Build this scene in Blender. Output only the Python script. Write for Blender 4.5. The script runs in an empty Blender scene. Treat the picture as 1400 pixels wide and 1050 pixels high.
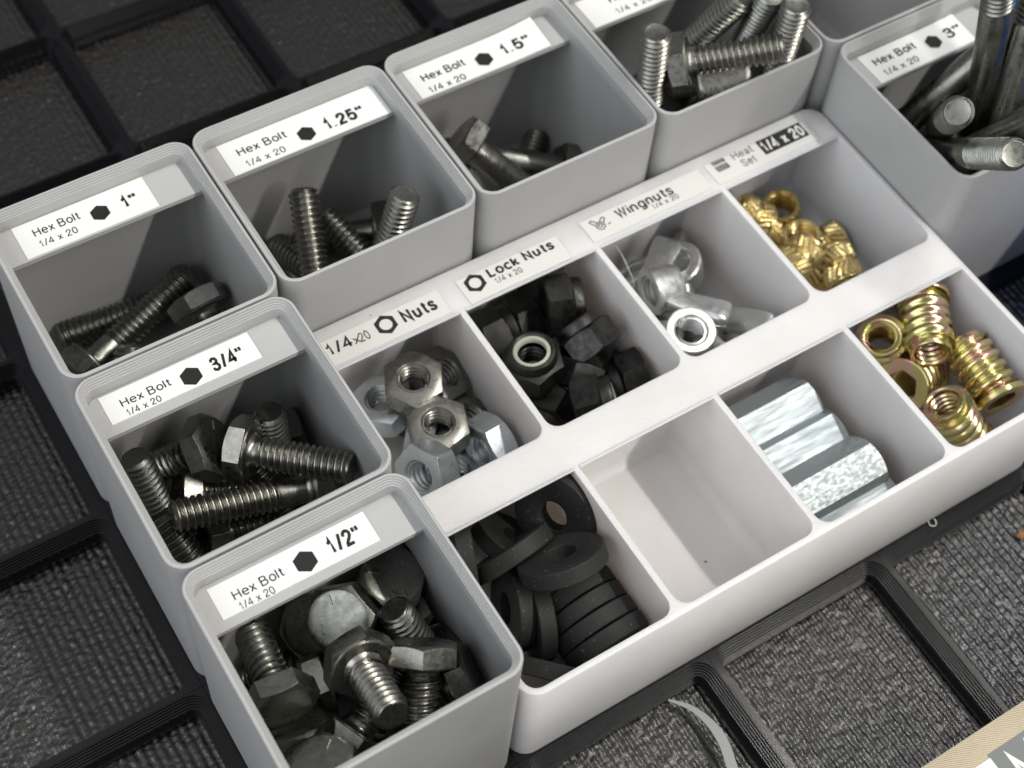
import bpy, bmesh, math, random
import numpy as np
from mathutils import Vector, Matrix

random.seed(7)
S = 0.001                                   # everything below is written in millimetres
scene = bpy.context.scene
C = scene.collection

# ------------------------------------------------------------------ camera
CAM = Vector((-22.817, -156.355, 276.789))
ROT = (0.577541, -0.058189, -0.556692)
FPX = 2124.18                               # focal length in pixels of the 1400 px wide photograph
cam = bpy.data.cameras.new('camera')
cam_o = bpy.data.objects.new('camera', cam)
C.objects.link(cam_o)
cam_o.location = CAM * S
cam_o.rotation_euler = ROT
cam.sensor_width = 36
cam.lens = FPX / 1400 * 36
cam.clip_start = 0.01
cam.clip_end = 20
cam.dof.use_dof = True
cam.dof.focus_distance = 0.272
cam.dof.aperture_fstop = 20
scene.camera = cam_o

# ------------------------------------------------------------------ world, lamps, exposure
w = bpy.data.worlds.new('World')
scene.world = w
w.use_nodes = True
w.node_tree.nodes['Background'].inputs[0].default_value = (0.92, 0.95, 1.0, 1)
w.node_tree.nodes['Background'].inputs[1].default_value = 0.21

def area(name, loc, aim, sx, sy, power, col):
    d = bpy.data.lights.new(name, 'AREA')
    d.shape = 'RECTANGLE'
    d.size, d.size_y, d.energy, d.color = sx, sy, power, col
    o = bpy.data.objects.new(name, d)
    C.objects.link(o)
    o.location = loc
    z = (Vector(loc) - Vector(aim)).normalized()
    y = Vector((0, 1, 0))
    x = y.cross(z).normalized()
    y = z.cross(x)
    o.rotation_euler = Matrix((x, y, z)).transposed().to_euler()
    return o

area('tube_lamp', (0.82, -1.08, 1.66), (0.08, -0.45, 0), 0.045, 3.0, 48, (1.0, 0.97, 0.91))
area('ceiling_bounce', (-0.15, 0.1, 2.3), (0.05, 0, 0), 2.6, 2.6, 8, (1.0, 0.98, 0.96))
area('left_fill', (-1.9, -0.35, 1.35), (0.08, -0.05, 0.03), 2.2, 2.2, 38, (0.92, 0.955, 1.0))  # broad soft fill added at the left to brighten left-facing walls

scene.view_settings.view_transform = 'Standard'
scene.view_settings.look = 'None'
scene.view_settings.exposure = 0.0
scene.view_settings.gamma = 1.0
scene.cycles.use_denoising = True
scene.cycles.max_bounces = 10
scene.cycles.caustics_reflective = False
scene.cycles.caustics_refractive = False

# ------------------------------------------------------------------ pixel -> place helpers
from mathutils import Euler
RM = Euler(ROT).to_matrix()

def ray(px):
    return (RM @ Vector(((px[0] - 700) / FPX, -(px[1] - 525) / FPX, -1.0))).normalized()

def at(px, z):
    d = ray(px)
    return CAM + d * ((z - CAM.z) / d.z)

def second(A, px, dist, away=True):
    """point on the ray through px that lies dist mm from A (farther or nearer one)"""
    d = ray(px)
    v = A - CAM
    t0 = v.dot(d)
    h2 = (v - d * t0).length_squared
    r = math.sqrt(max(dist * dist - h2, 0))
    return CAM + d * (t0 + (r if away else -r))

# ------------------------------------------------------------------ node material helpers
def new_mat(name):
    m = bpy.data.materials.new(name)
    m.use_nodes = True
    return m, m.node_tree, m.node_tree.nodes['Principled BSDF']

def nd(t, kind, **kw):
    n = t.nodes.new(kind)
    for k, v in kw.items():
        setattr(n, k, v)
    return n

def mth(t, op, a, b=None):
    n = nd(t, 'ShaderNodeMath', operation=op)
    for i, v in enumerate((a, b)):
        if v is None:
            continue
        if isinstance(v, (int, float)):
            n.inputs[i].default_value = v
        else:
            t.links.new(v, n.inputs[i])
    return n.outputs[0]

def noise(t, co, scale, detail=3, rough=0.5):
    n = nd(t, 'ShaderNodeTexNoise')
    t.links.new(co, n.inputs['Vector'])
    n.inputs['Scale'].default_value = scale
    n.inputs['Detail'].default_value = detail
    n.inputs['Roughness'].default_value = rough
    return n.outputs['Fac']

def ramp(t, fac, stops):
    r = nd(t, 'ShaderNodeValToRGB')
    t.links.new(fac, r.inputs[0])
    el = r.color_ramp.elements
    while len(el) < len(stops):
        el.new(0.5)
    for e, (p, c) in zip(el, stops):
        e.position = p
        e.color = c if len(c) == 4 else (*c, 1)
    return r.outputs[0]

def bump(t, h, strength, dist, normal=None):
    b = nd(t, 'ShaderNodeBump')
    b.inputs['Strength'].default_value = strength
    b.inputs['Distance'].default_value = dist
    t.links.new(h, b.inputs['Height'])
    if normal is not None:
        t.links.new(normal, b.inputs['Normal'])
    return b.outputs[0]

def coords(t, kind='Object'):
    return nd(t, 'ShaderNodeTexCoord').outputs[kind]

def world_pos(t):
    return nd(t, 'ShaderNodeNewGeometry').outputs['Position']

def printed_plastic(name, col, rough, layer=0.2, amp=1.0, hatch=0.7, spec=0.5, dirt=0.0, sss=0.0):
    """FDM print: layer lines on upright faces, diagonal top-skin hatch on flat faces"""
    m, t, p = new_mat(name)
    pos = world_pos(t)
    sep = nd(t, 'ShaderNodeSeparateXYZ')
    t.links.new(pos, sep.inputs[0])
    X, Y, Z = sep.outputs
    n1 = noise(t, pos, 900, 2)
    nz = nd(t, 'ShaderNodeMapping')
    t.links.new(pos, nz.inputs[0])
    nz.inputs['Scale'].default_value = (30, 30, 1600)
    streak = noise(t, nz.outputs[0], 1.0, 2)
    sz = mth(t, 'SINE', mth(t, 'MULTIPLY', Z, 2 * math.pi / (layer * S)))
    lay = mth(t, 'ADD', mth(t, 'MULTIPLY', sz, 0.35), mth(t, 'MULTIPLY', streak, 1.6))
    warp = mth(t, 'MULTIPLY', noise(t, pos, 400, 1), 0.0002)
    sd = mth(t, 'SINE', mth(t, 'MULTIPLY', mth(t, 'ADD', mth(t, 'ADD', mth(t, 'MULTIPLY', X, 0.8), Y), warp), 2 * math.pi / (0.42 * S)))
    hat = mth(t, 'MULTIPLY', mth(t, 'ADD', mth(t, 'MULTIPLY', sd, 0.5), mth(t, 'MULTIPLY', n1, 1.2)), hatch)
    nn = nd(t, 'ShaderNodeSeparateXYZ')
    t.links.new(nd(t, 'ShaderNodeNewGeometry').outputs['True Normal'], nn.inputs[0])
    flat = mth(t, 'GREATER_THAN', nn.outputs[2], 0.8)
    mix = nd(t, 'ShaderNodeMix', data_type='FLOAT')
    t.links.new(flat, mix.inputs[0])
    t.links.new(lay, mix.inputs[2])
    t.links.new(hat, mix.inputs[3])
    h = mth(t, 'ADD', mix.outputs[0], mth(t, 'MULTIPLY', n1, 0.5))
    t.links.new(bump(t, h, 0.42 * amp, 0.00004), p.inputs['Normal'])
    big = noise(t, pos, 60, 3)
    lo = tuple(c * 0.94 for c in col)
    hi = tuple(min(1, c * 1.04) for c in col)
    c = ramp(t, big, [(0.3, lo), (0.7, hi)])
    if dirt:
        vo = nd(t, 'ShaderNodeTexVoronoi')
        t.links.new(pos, vo.inputs['Vector'])
        vo.inputs['Scale'].default_value = 190
        hue = nd(t, 'ShaderNodeSeparateColor')
        t.links.new(vo.outputs['Color'], hue.inputs[0])
        lim = mth(t, 'MULTIPLY', mth(t, 'POWER', hue.outputs[0], 4), 0.035)
        k = mth(t, 'LESS_THAN', vo.outputs['Distance'], lim)
        mx = nd(t, 'ShaderNodeMix', data_type='RGBA')
        t.links.new(mth(t, 'MULTIPLY', k, dirt), mx.inputs[0])
        t.links.new(c, mx.inputs[6])
        mx.inputs[7].default_value = (0.12, 0.10, 0.08, 1)
        c = mx.outputs[2]
    t.links.new(c, p.inputs['Base Color'])
    p.inputs['Roughness'].default_value = rough
    p.inputs['Specular IOR Level'].default_value = spec
    if sss:
        p.inputs['Subsurface Weight'].default_value = sss
        p.inputs['Subsurface Radius'].default_value = (1.0, 0.85, 0.75)
        p.inputs['Subsurface Scale'].default_value = 0.003
    return m

def metal(name, stops, rough, scale=260, bev=0.12, grime=None, fine=0.6, gthr=0.60, stretch=1.0):
    m, t, p = new_mat(name)
    co = coords(t)
    inf = nd(t, 'ShaderNodeObjectInfo')
    off = nd(t, 'ShaderNodeVectorMath', operation='ADD')
    cmb = nd(t, 'ShaderNodeCombineXYZ')
    t.links.new(inf.outputs['Random'], cmb.inputs[0])
    t.links.new(inf.outputs['Random'], cmb.inputs[2])
    t.links.new(co, off.inputs[0])
    t.links.new(cmb.outputs[0], off.inputs[1])
    co = off.outputs[0]
    if stretch != 1.0:
        mp = nd(t, 'ShaderNodeMapping')
        t.links.new(co, mp.inputs[0])
        mp.inputs['Scale'].default_value = (1, 1, stretch)
        co = mp.outputs[0]
    f = noise(t, co, scale, 4, 0.6)
    c = ramp(t, f, stops)
    if grime:
        g = noise(t, co, scale * 2.2, 3, 0.65)
        k = ramp(t, g, [(gthr, (0, 0, 0)), (gthr + 0.08, (1, 1, 1))])
        mx = nd(t, 'ShaderNodeMix', data_type='RGBA')
        t.links.new(mth(t, 'MULTIPLY', k, 0.35), mx.inputs[0])
        t.links.new(c, mx.inputs[6])
        mx.inputs[7].default_value = (*grime, 1)
        c = mx.outputs[2]
    t.links.new(c, p.inputs['Base Color'])
    p.inputs['Metallic'].default_value = 1.0
    r2 = noise(t, co, scale * 3, 3, 0.6)
    rr = ramp(t, r2, [(0.3, (rough * 0.75,) * 3), (0.7, (min(1, rough * 1.4),) * 3)])
    t.links.new(rr, p.inputs['Roughness'])
    bv = nd(t, 'ShaderNodeBevel', samples=4)
    bv.inputs['Radius'].default_value = bev * S
    h = noise(t, co, 2600, 3, 0.6)
    t.links.new(bump(t, h, fine, 0.00003, bv.outputs[0]), p.inputs['Normal'])
    return m

M = {}
M['grey'] = printed_plastic('grey_printed_plastic', (0.455, 0.455, 0.45), 0.42, amp=1.5)
M['white'] = printed_plastic('white_printed_plastic', (0.775, 0.757, 0.748), 0.45, amp=1.5, hatch=1.5, dirt=0.75, sss=0.6)
M['beige'] = printed_plastic('beige_printed_plastic', (0.66, 0.56, 0.40), 0.4, amp=1.6, hatch=2.2)
M['blue'] = printed_plastic('blue_printed_plastic', (0.02, 0.14, 0.55), 0.4)
M['black'] = printed_plastic('black_printed_plastic', (0.005, 0.005, 0.006), 0.22, amp=0.08, hatch=0.4, spec=0.45)
M['plain'] = metal('dark_oiled_steel', [(0.3, (0.185, 0.189, 0.172)), (0.7, (0.265, 0.268, 0.243))], 0.31, grime=(0.10, 0.085, 0.06), fine=0.5)
M['steel'] = metal('plain_grey_steel', [(0.3, (0.27, 0.266, 0.242)), (0.7, (0.35, 0.344, 0.31))], 0.29, grime=(0.16, 0.13, 0.09), fine=0.5)
M['blacknut'] = metal('black_oxide_steel', [(0.3, (0.035, 0.035, 0.034)), (0.7, (0.07, 0.07, 0.066))], 0.42, fine=0.6)
M['zinc'] = metal('bright_zinc', [(0.3, (0.64, 0.70, 0.74)), (0.7, (0.78, 0.82, 0.84))], 0.32, fine=0.5)
M['cast'] = metal('cast_zinc', [(0.3, (0.64, 0.65, 0.645)), (0.7, (0.75, 0.76, 0.75))], 0.34, scale=200, bev=0.2, fine=0.4)
M['dullzinc'] = metal('frosted_zinc', [(0.3, (0.47, 0.52, 0.54)), (0.7, (0.51, 0.56, 0.57))], 0.56, scale=300, fine=0.05, stretch=0.12)
M['pitted'] = metal('pitted_zinc', [(0.3, (0.46, 0.51, 0.52)), (0.7, (0.52, 0.56, 0.565))], 0.56, scale=500, fine=0.12, stretch=0.5, grime=(0.16, 0.09, 0.03), gthr=0.67)
M['brass'] = metal('brass', [(0.3, (0.66, 0.50, 0.20)), (0.7, (0.82, 0.67, 0.34))], 0.22, bev=0.12, fine=0.2)
M['yellow'] = metal('yellow_chromate_zinc', [(0.30, (0.66, 0.50, 0.22)), (0.42, (0.58, 0.58, 0.24)), (0.52, (0.72, 0.56, 0.30)),
                    (0.62, (0.74, 0.46, 0.42)), (0.72, (0.62, 0.60, 0.30))], 0.20, scale=230, bev=0.2, fine=0.3)

def simple(name, col, rough, metallic=0.0, bumps=None, **kw):
    m, t, p = new_mat(name)
    p.inputs['Base Color'].default_value = (*col, 1)
    p.inputs['Roughness'].default_value = rough
    p.inputs['Metallic'].default_value = metallic
    if bumps:
        t.links.new(bump(t, noise(t, world_pos(t), bumps[0], 3), bumps[1], bumps[2]), p.inputs['Normal'])
    for k, v in kw.items():
        p.inputs[k].default_value = v
    return m

M['ink'] = simple('black_print', (0.012, 0.011, 0.010), 0.45)
M['nylon'] = simple('nylon', (0.42, 0.43, 0.35), 0.35, bumps=(900, 0.3, 0.00005))
M['tape'] = simple('white_label_tape', (0.84, 0.85, 0.82), 0.30, bumps=(240, 0.25, 0.0001))
M['ctape'] = simple('ivory_label_tape', (0.71, 0.695, 0.665), 0.34, bumps=(240, 0.2, 0.0001))
M['strip'] = simple('grey_strip_plastic', (0.33, 0.33, 0.31), 0.4, bumps=(1500, 0.3, 0.00004))
M['hair'] = simple('clear_stringing', (0.75, 0.74, 0.72), 0.35)
M['crumb'] = simple('brown_crumb', (0.32, 0.15, 0.06), 0.8)
M['crumb2'] = simple('tan_crumb', (0.42, 0.38, 0.27), 0.8)
M['greyprint'] = simple('dark_grey_print', (0.16, 0.17, 0.17), 0.45)
M['paper'] = simple('white_print', (0.8, 0.8, 0.78), 0.4)

def rubber():
    m, t, p = new_mat('black_rubber')
    pos = world_pos(t)
    f = noise(t, pos, 1500, 2, 0.5)
    c = ramp(t, f, [(0.60, (0.022, 0.0223, 0.0222)), (0.70, (0.032, 0.032, 0.031)), (0.73, (0.14, 0.135, 0.12))])
    t.links.new(c, p.inputs['Base Color'])
    p.inputs['Roughness'].default_value = 0.62
    p.inputs['Specular IOR Level'].default_value = 0.35
    bv = nd(t, 'ShaderNodeBevel', samples=4)
    bv.inputs['Radius'].default_value = 0.25 * S
    t.links.new(bump(t, noise(t, pos, 1100, 4, 0.7), 0.8, 0.00006, bv.outputs[0]), p.inputs['Normal'])
    return m
M['rubber'] = rubber()

def liner_mat():
    m, t, p = new_mat('ribbed_drawer_liner')
    pos = world_pos(t)
    f = noise(t, pos, 1700, 3, 0.7)
    c = ramp(t, f, [(0.32, (0.0045, 0.0038, 0.0031)), (0.68, (0.013, 0.0113, 0.0092))])
    t.links.new(c, p.inputs['Base Color'])
    r = ramp(t, noise(t, pos, 1300, 2), [(0.3, (0.24,) * 3), (0.7, (0.36,) * 3)])
    t.links.new(r, p.inputs['Roughness'])
    p.inputs['Specular IOR Level'].default_value = 1.0
    t.links.new(bump(t, noise(t, pos, 2300, 3, 0.7), 0.8, 0.00009), p.inputs['Normal'])
    return m
M['liner'] = liner_mat()

# ------------------------------------------------------------------ mesh helpers (mm in, metres out)
def mesh_from(name, verts, faces, mat, smooth=35):
    me = bpy.data.meshes.new(name)
    me.from_pydata([(x * S, y * S, z * S) for x, y, z in verts], [], faces)
    me.update()
    bm = bmesh.new()
    bm.from_mesh(me)
    bmesh.ops.remove_doubles(bm, verts=bm.verts, dist=1e-7)
    bmesh.ops.recalc_face_normals(bm, faces=bm.faces)
    bm.to_mesh(me)
    bm.free()
    if smooth:
        me.shade_smooth()
        me.set_sharp_from_angle(angle=math.radians(smooth))
    me.materials.append(mat)
    return me

def link(name, data, parent=None, loc=None, rot=None):
    o = bpy.data.objects.new(name, data)
    C.objects.link(o)
    if parent is not None:
        o.parent = parent
    if loc is not None:
        o.location = Vector(loc) * S
    if rot is not None:
        o.rotation_euler = rot
    return o

def tag(o, label, cat, group=None):
    o['label'] = label
    o['category'] = cat
    if group:
        o['group'] = group
    return o

def rr(x0, x1, y0, y1, r, n=6, rf=None):
    """counter-clockwise rounded rectangle; rf = radius of the two front (low y) corners"""
    rf = r if rf is None else rf
    pts = []
    for cx, cy, a0, q in ((x1 - rf, y0 + rf, -90, rf), (x1 - r, y1 - r, 0, r), (x0 + r, y1 - r, 90, r), (x0 + rf, y0 + rf, 180, rf)):
        for i in range(n + 1):
            a = math.radians(a0 + 90 * i / n)
            pts.append((cx + q * math.cos(a), cy + q * math.sin(a)))
    return pts

def loft(loops, cap_start=True, cap_end=True):
    v, f = [], []
    n = len(loops[0])
    for lp in loops:
        v += lp
    for k in range(len(loops) - 1):
        a, b = k * n, (k + 1) * n
        for i in range(n):
            j = (i + 1) % n
            f.append((a + i, a + j, b + j, b + i))
    if cap_start:
        f.append(tuple(reversed(range(n))))
    if cap_end:
        f.append(tuple(range((len(loops) - 1) * n, len(loops) * n)))
    return v, f

def merge(*parts):
    v, f = [], []
    for pv, pf in parts:
        o = len(v)
        v += list(pv)
        f += [tuple(i + o for i in q) for q in pf]
    return v, f

def box(x0, x1, y0, y1, z0, z1):
    v = [(x, y, z) for z in (z0, z1) for y in (y0, y1) for x in (x0, x1)]
    return v, [(0, 2, 3, 1), (4, 5, 7, 6), (0, 1, 5, 4), (2, 6, 7, 3), (0, 4, 6, 2), (1, 3, 7, 5)]

# ------------------------------------------------------------------ lettering
def _arc(cx, cy, rx, ry, a0, a1, n=14):
    return [(cx + rx * math.cos(math.radians(a0 + (a1 - a0) * i / n)), cy + ry * math.sin(math.radians(a0 + (a1 - a0) * i / n))) for i in range(n + 1)]

GLYPH = {                                                 # centre lines of a plain sans-serif, capital height 1: (strokes, advance)
    'H': ([[(0, 0), (0, 1)], [(.64, 0), (.64, 1)], [(0, .53), (.64, .53)]], .92),
    'e': ([[(.03, .38), (.56, .38)] + _arc(.29, .36, .28, .36, 5, 318)], .80),
    'x': ([[(0, 0), (.48, .72)], [(0, .72), (.48, 0)]], .72),
    'B': ([[(.34, .53), (0, .53)], [(0, 0), (0, 1), (.34, 1)] + _arc(.34, .765, .21, .235, 80, -80) + [(.36, .53)] + _arc(.38, .265, .24, .265, 80, -90) + [(0, 0)]], .90),
    'o': ([_arc(.29, .36, .28, .36, 0, 360, 24)], .80),
    'l': ([[(0, 0), (0, 1)]], .27),
    't': ([[(.14, .96), (.14, .17), (.19, .04), (.34, .02)], [(0, .70), (.32, .70)]], .52),
    '1': ([[(0, .74), (.12, .77), (.22, .86), (.25, 1), (.25, 0)]], .62),
    '/': ([[(0, -.04), (.36, 1.04)]], .56),
    '4': ([[(.60, .27), (0, .27), (.42, .98), (.42, 0)]], .82),
    '2': ([[(.02, .68), (.04, .83), (.13, .95), (.28, 1), (.44, .95), (.52, .81), (.50, .65), (.38, .47), (.16, .27), (.05, .13), (.02, .02), (.55, .02)]], .80),
    '0': ([_arc(.27, .5, .27, .5, 0, 360, 28)], .80),
    '3': ([[(.02, .76), (.08, .92), (.25, 1), (.44, .93), (.50, .76), (.43, .60), (.22, .54), (.44, .49), (.54, .29), (.46, .08), (.26, 0), (.07, .07), (0, .25)]], .80),
    '5': ([[(.51, .98), (.10, .98), (.03, .50), (.15, .60), (.30, .63), (.47, .55), (.54, .34), (.46, .09), (.26, 0), (.07, .07), (0, .24)]], .80),
    '.': ([[(0, .0), (0, .1)]], .36),
    '"': ([[(0, 1), (0, .68)], [(.30, 1), (.30, .68)]], .6),
    'N': ([[(0, 0), (0, 1), (.60, 0), (.60, 1)]], .92),
    'u': ([[(0, .72), (0, .20), (.07, .05), (.20, 0), (.38, .06), (.47, .22)], [(.47, .72), (.47, 0)]], .76),
    's': ([[(.44, .54), (.38, .67), (.23, .72), (.07, .66), (.03, .53), (.12, .42), (.34, .33), (.45, .21), (.40, .06), (.23, 0), (.05, .06), (0, .19)]], .70),
    'L': ([[(0, 1), (0, .02), (.50, .02)]], .72),
    'c': ([_arc(.29, .36, .28, .36, 42, 318)], .74),
    'k': ([[(0, 0), (0, 1)], [(.44, .72), (.02, .28)], [(.17, .42), (.46, 0)]], .68),
    'W': ([[(0, 1), (.22, 0), (.44, .95), (.66, 0), (.88, 1)]], 1.12),
    'i': ([[(0, 0), (0, .72)], [(0, .90), (0, 1)]], .27),
    'n': ([[(0, 0), (0, .72)], [(0, .50), (.09, .66), (.26, .72), (.42, .65), (.47, .50), (.47, 0)]], .76),
    'g': ([_arc(.27, .36, .26, .36, 0, 360, 22), [(.53, .72), (.53, -.06), (.45, -.22), (.26, -.28), (.06, -.20)]], .80),
    'S': ([[(.58, .72), (.51, .92), (.31, 1), (.10, .93), (.04, .75), (.13, .59), (.42, .49), (.58, .36), (.60, .21), (.50, .05), (.30, 0), (.08, .07), (0, .27)]], .90),
    'a': ([[(.05, .54), (.10, .67), (.25, .72), (.41, .66), (.45, .52), (.45, .10), (.52, .01)], [(.45, .42), (.20, .38), (.04, .29), (.02, .13), (.12, 0), (.27, .02), (.45, .18)]], .74),
    'M': ([[(0, 0), (0, 1), (.36, .08), (.72, 1), (.72, 0)]], 1.02),
    'J': ([[(.40, 1), (.40, .2), (.30, .02), (.12, .02), (0, .2)]], .70),
    'O': ([_arc(.38, .5, .37, .5, 0, 360, 28)], 1.02),
    ' ': ([], .40),
}
_font_cache = {}
def stroke_strip(pts, wd, z):
    """one mitred ribbon along a centre line"""
    P = [Vector(q) for q in pts]
    closed = (P[0] - P[-1]).length < 1e-6
    if closed:
        P = P[:-1]
    n = len(P)
    v, f = [], []
    for i in range(n):
        a = P[(i - 1) % n] if (closed or i > 0) else None
        c = P[(i + 1) % n] if (closed or i < n - 1) else None
        d0 = (P[i] - a).normalized() if a is not None else None
        d1 = (c - P[i]).normalized() if c is not None else None
        d0, d1 = d0 or d1, d1 or d0
        nn = Vector((-(d0.y + d1.y), d0.x + d1.x))
        nn = nn.normalized() if nn.length > 1e-6 else Vector((-d0.y, d0.x))
        k = min(1.0 / max(nn.dot(Vector((-d0.y, d0.x))), 0.3), 2.6) * wd / 2
        v += [(P[i].x + nn.x * k, P[i].y + nn.y * k, z), (P[i].x - nn.x * k, P[i].y - nn.y * k, z)]
    m = n if closed else n - 1
    for i in range(m):
        j = (i + 1) % n
        f.append((2 * i, 2 * i + 1, 2 * j + 1, 2 * j))
    return v, f

def text_mesh(body, bold=0.0):
    key = (body, bold)
    if key not in _font_cache:
        wd = 0.122 + 3.0 * bold
        parts, x, z = [], 0.0, 0.0
        for ch in body:
            strokes, adv = GLYPH[ch]
            for st in strokes:
                parts.append(stroke_strip([(x + a, b_) for a, b_ in st], wd, z))
                z += 0.002
            x += adv + bold * 2.0
        _font_cache[key] = merge(*parts)
    return _font_cache[key]

NOLIFT = lambda x, y: 0.0
def print_text(parent, body, x0, y0, width, cap, z, mat, bold=0.0, name='lettering', lift=NOLIFT):
    """lettering as a thin printed layer: left end x0, baseline y0, fitted to width and capital height"""
    vs, fs = text_mesh(body, bold)
    a, b = min(v[0] for v in vs), max(v[0] for v in vs)
    sx, sy = width / (b - a), cap
    me = mesh_from(name, [(x0 + (v[0] - a) * sx, y0 + v[1] * sy, z + v[2] + lift(x0 + (v[0] - a) * sx, y0 + v[1] * sy)) for v in vs], fs, mat, 0)
    return link(name, me, parent)

def ptext(parent, body, bl, br, cap, z, mat, bold=0.0, lift=NOLIFT):
    a, b = at(bl, z), at(br, z)
    return print_text(parent, body, a.x, (a.y + b.y) / 2, b.x - a.x, cap, z, mat, bold, 'lettering', lift)

def print_hex(parent, px, r, z, mat, hole=0.0, name='hexagon_symbol', lift=NOLIFT):
    c = at(px, z)
    z += lift(c.x, c.y) + (0.12 if lift is not NOLIFT else 0)
    outer = [(c.x + r * math.sin(math.radians(60 * i)), c.y + r * math.cos(math.radians(60 * i)), z) for i in range(6)]
    if not hole:
        return link(name, mesh_from(name, outer, [tuple(range(6))], mat, 0), parent)
    v, f = [], []
    n = 36
    for i in range(n):
        a = 2 * math.pi * i / n
        q = a % (math.pi / 3) - math.pi / 6
        ro = r * math.cos(math.pi / 6) / math.cos(q)
        v += [(c.x + ro * math.sin(a), c.y + ro * math.cos(a), z), (c.x + hole * math.sin(a), c.y + hole * math.cos(a), z)]
    for i in range(n):
        j = (i + 1) % n
        f.append((2 * i, 2 * j, 2 * j + 1, 2 * i + 1))
    return link(name, mesh_from(name, v, f, mat, 0), parent)

def tape_lift(x0, x1, y0, y1, curl):
    return lambda x, y: curl * max(0, (x - x0) / (x1 - x0) - 0.55) ** 2 / 0.2 * (0.25 + 0.75 * (y - y0) / (y1 - y0))

def label_tape(parent, x0, x1, y0, y1, z, mat, curl=0.0, thick=0.14):
    """a strip of label tape, its upper right corner lifting by curl mm"""
    n = 14
    top, bot = [], []
    for j in range(5):
        for i in range(n + 1):
            u, v = i / n, j / 4
            lift = curl * max(0, u - 0.55) ** 2 / 0.2 * (0.25 + 0.75 * v)
            x, y = x0 + (x1 - x0) * u, y0 + (y1 - y0) * v
            top.append((x, y, z + thick + lift))
            bot.append((x, y, z + lift * 0.97))
    f = []
    N = (n + 1) * 5
    for j in range(4):
        for i in range(n):
            a = j * (n + 1) + i
            f.append((a, a + 1, a + n + 2, a + n + 1))
            f.append((N + a, N + a + n + 1, N + a + n + 2, N + a + 1))
    rim = [i for i in range(n + 1)] + [j * (n + 1) + n for j in range(1, 5)] + [4 * (n + 1) + i for i in range(n - 1, -1, -1)] + [j * (n + 1) for j in range(3, 0, -1)]
    for a, b in zip(rim, rim[1:] + rim[:1]):
        f.append((a, N + a, N + b, b))
    return link('label', mesh_from('label', top + bot, f, mat), parent)

# ------------------------------------------------------------------ setting: ribbed liner
def build_liner():
    x0, x1, y0, y1, st = -62, 262, -142, 172, 0.36
    xs = np.arange(x0, x1, st)
    ys = np.arange(y0, y1, st)
    rng = np.random.default_rng(3)
    X, Y = np.meshgrid(xs, ys)
    k = X / 1.72
    col = np.floor(k).astype(int) - int(np.floor(x0 / 1.72)) + 1
    nc = col.max() + 2
    ph = rng.uniform(0, 2 * np.pi, nc)[col]
    per = rng.uniform(0.95, 1.25, nc)[col]
    rib = np.abs(np.sin(np.pi * k)) ** 0.9                  # rows of loops running back to front
    nz = rng.normal(size=X.shape)
    sm = (nz + np.roll(nz, 1, 0) + np.roll(nz, 1, 1) + np.roll(nz, (1, 1), (0, 1))) / 2
    loop = np.abs(np.sin(np.pi * Y / per + ph + 0.5 * sm)) ** 0.8
    Zh = -0.7 + 0.20 * rib + 0.15 * rib * loop + 0.055 * sm
    v = np.stack([X, Y, Zh], -1).reshape(-1, 3) * S
    ny, nx = X.shape
    idx = np.arange(nx * ny).reshape(ny, nx)
    q = np.stack([idx[:-1, :-1], idx[:-1, 1:], idx[1:, 1:], idx[1:, :-1]], -1).reshape(-1, 4)
    me = bpy.data.meshes.new('drawer_liner')
    me.vertices.add(len(v))
    me.vertices.foreach_set('co', v.ravel())
    me.loops.add(q.size)
    me.loops.foreach_set('vertex_index', q.ravel())
    me.polygons.add(len(q))
    me.polygons.foreach_set('loop_start', np.arange(0, q.size, 4))
    me.polygons.foreach_set('loop_total', np.full(len(q), 4))
    me.update()
    me.shade_smooth()
    me.materials.append(M['liner'])
    o = link('drawer_liner', me)
    o['kind'] = 'structure'
    o['label'] = 'dark grey ribbed fabric drawer liner under the grid baseplates'
build_liner()

# ------------------------------------------------------------------ grid baseplates
def cell_mesh():
    """one 42 mm socket: stepped 45 degree lip, upright middle, small lower chamfer"""
    prof = [(5.0, 0.26)]
    z, off = 5.0, 0.26
    for i in range(5):
        z -= 0.38
        prof.append((z, off))
        off += 0.385
        prof.append((z, off))
    prof += [(1.35, off)]
    for i in range(3):
        prof.append((1.35 - 0.22 * i, off + 0.22 * i))
        prof.append((1.35 - 0.22 * i, off + 0.22 * (i + 1)))
    prof.append((0.0, off + 0.66))
    n = 6
    outer = []
    base = rr(0, 42, 0, 42, 4, n)
    for (x, y) in base:                                  # square outline with the same vertex count
        outer.append((min(max(21 + (x - 21) * 3, 0.04), 41.96) if abs(x - 21) > 16 else x,
                      min(max(21 + (y - 21) * 3, 0.04), 41.96) if abs(y - 21) > 16 else y))
    loops = [[(x, y, 0.0) for x, y in outer], [(x, y, 5.0) for x, y in outer]]
    for z, o in prof:
        loops.append([(x, y, z) for x, y in rr(o, 42 - o, o, 42 - o, max(4 - o, 0.6), n)])
    v, f = loft(loops, False, False)
    return mesh_from('cell_frame', v, f, M['black'], 30)

cell = cell_mesh()
def baseplate(label, c0, c1, r0, r1):
    root = link('grid_baseplate', None, None, (c0 * 42, r0 * 42, 0))
    tag(root, label, 'baseplate', 'black grid baseplates')
    for c in range(c0, c1):
        for r in range(r0, r1):
            link('cell_frame', cell, root, ((c - c0) * 42, (r - r0) * 42, 0))
baseplate('black printed grid baseplate under the tall grey bolt bins, ending left of the seam', -2, 3, -4, 4)
baseplate('black printed grid baseplate beyond the seam, under the right part of the white tray', 3, 6, -4, 4)

# ------------------------------------------------------------------ tall grey bins
HG, TABZ, FLOOR = 50.0, 45.6, 7.0

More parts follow.
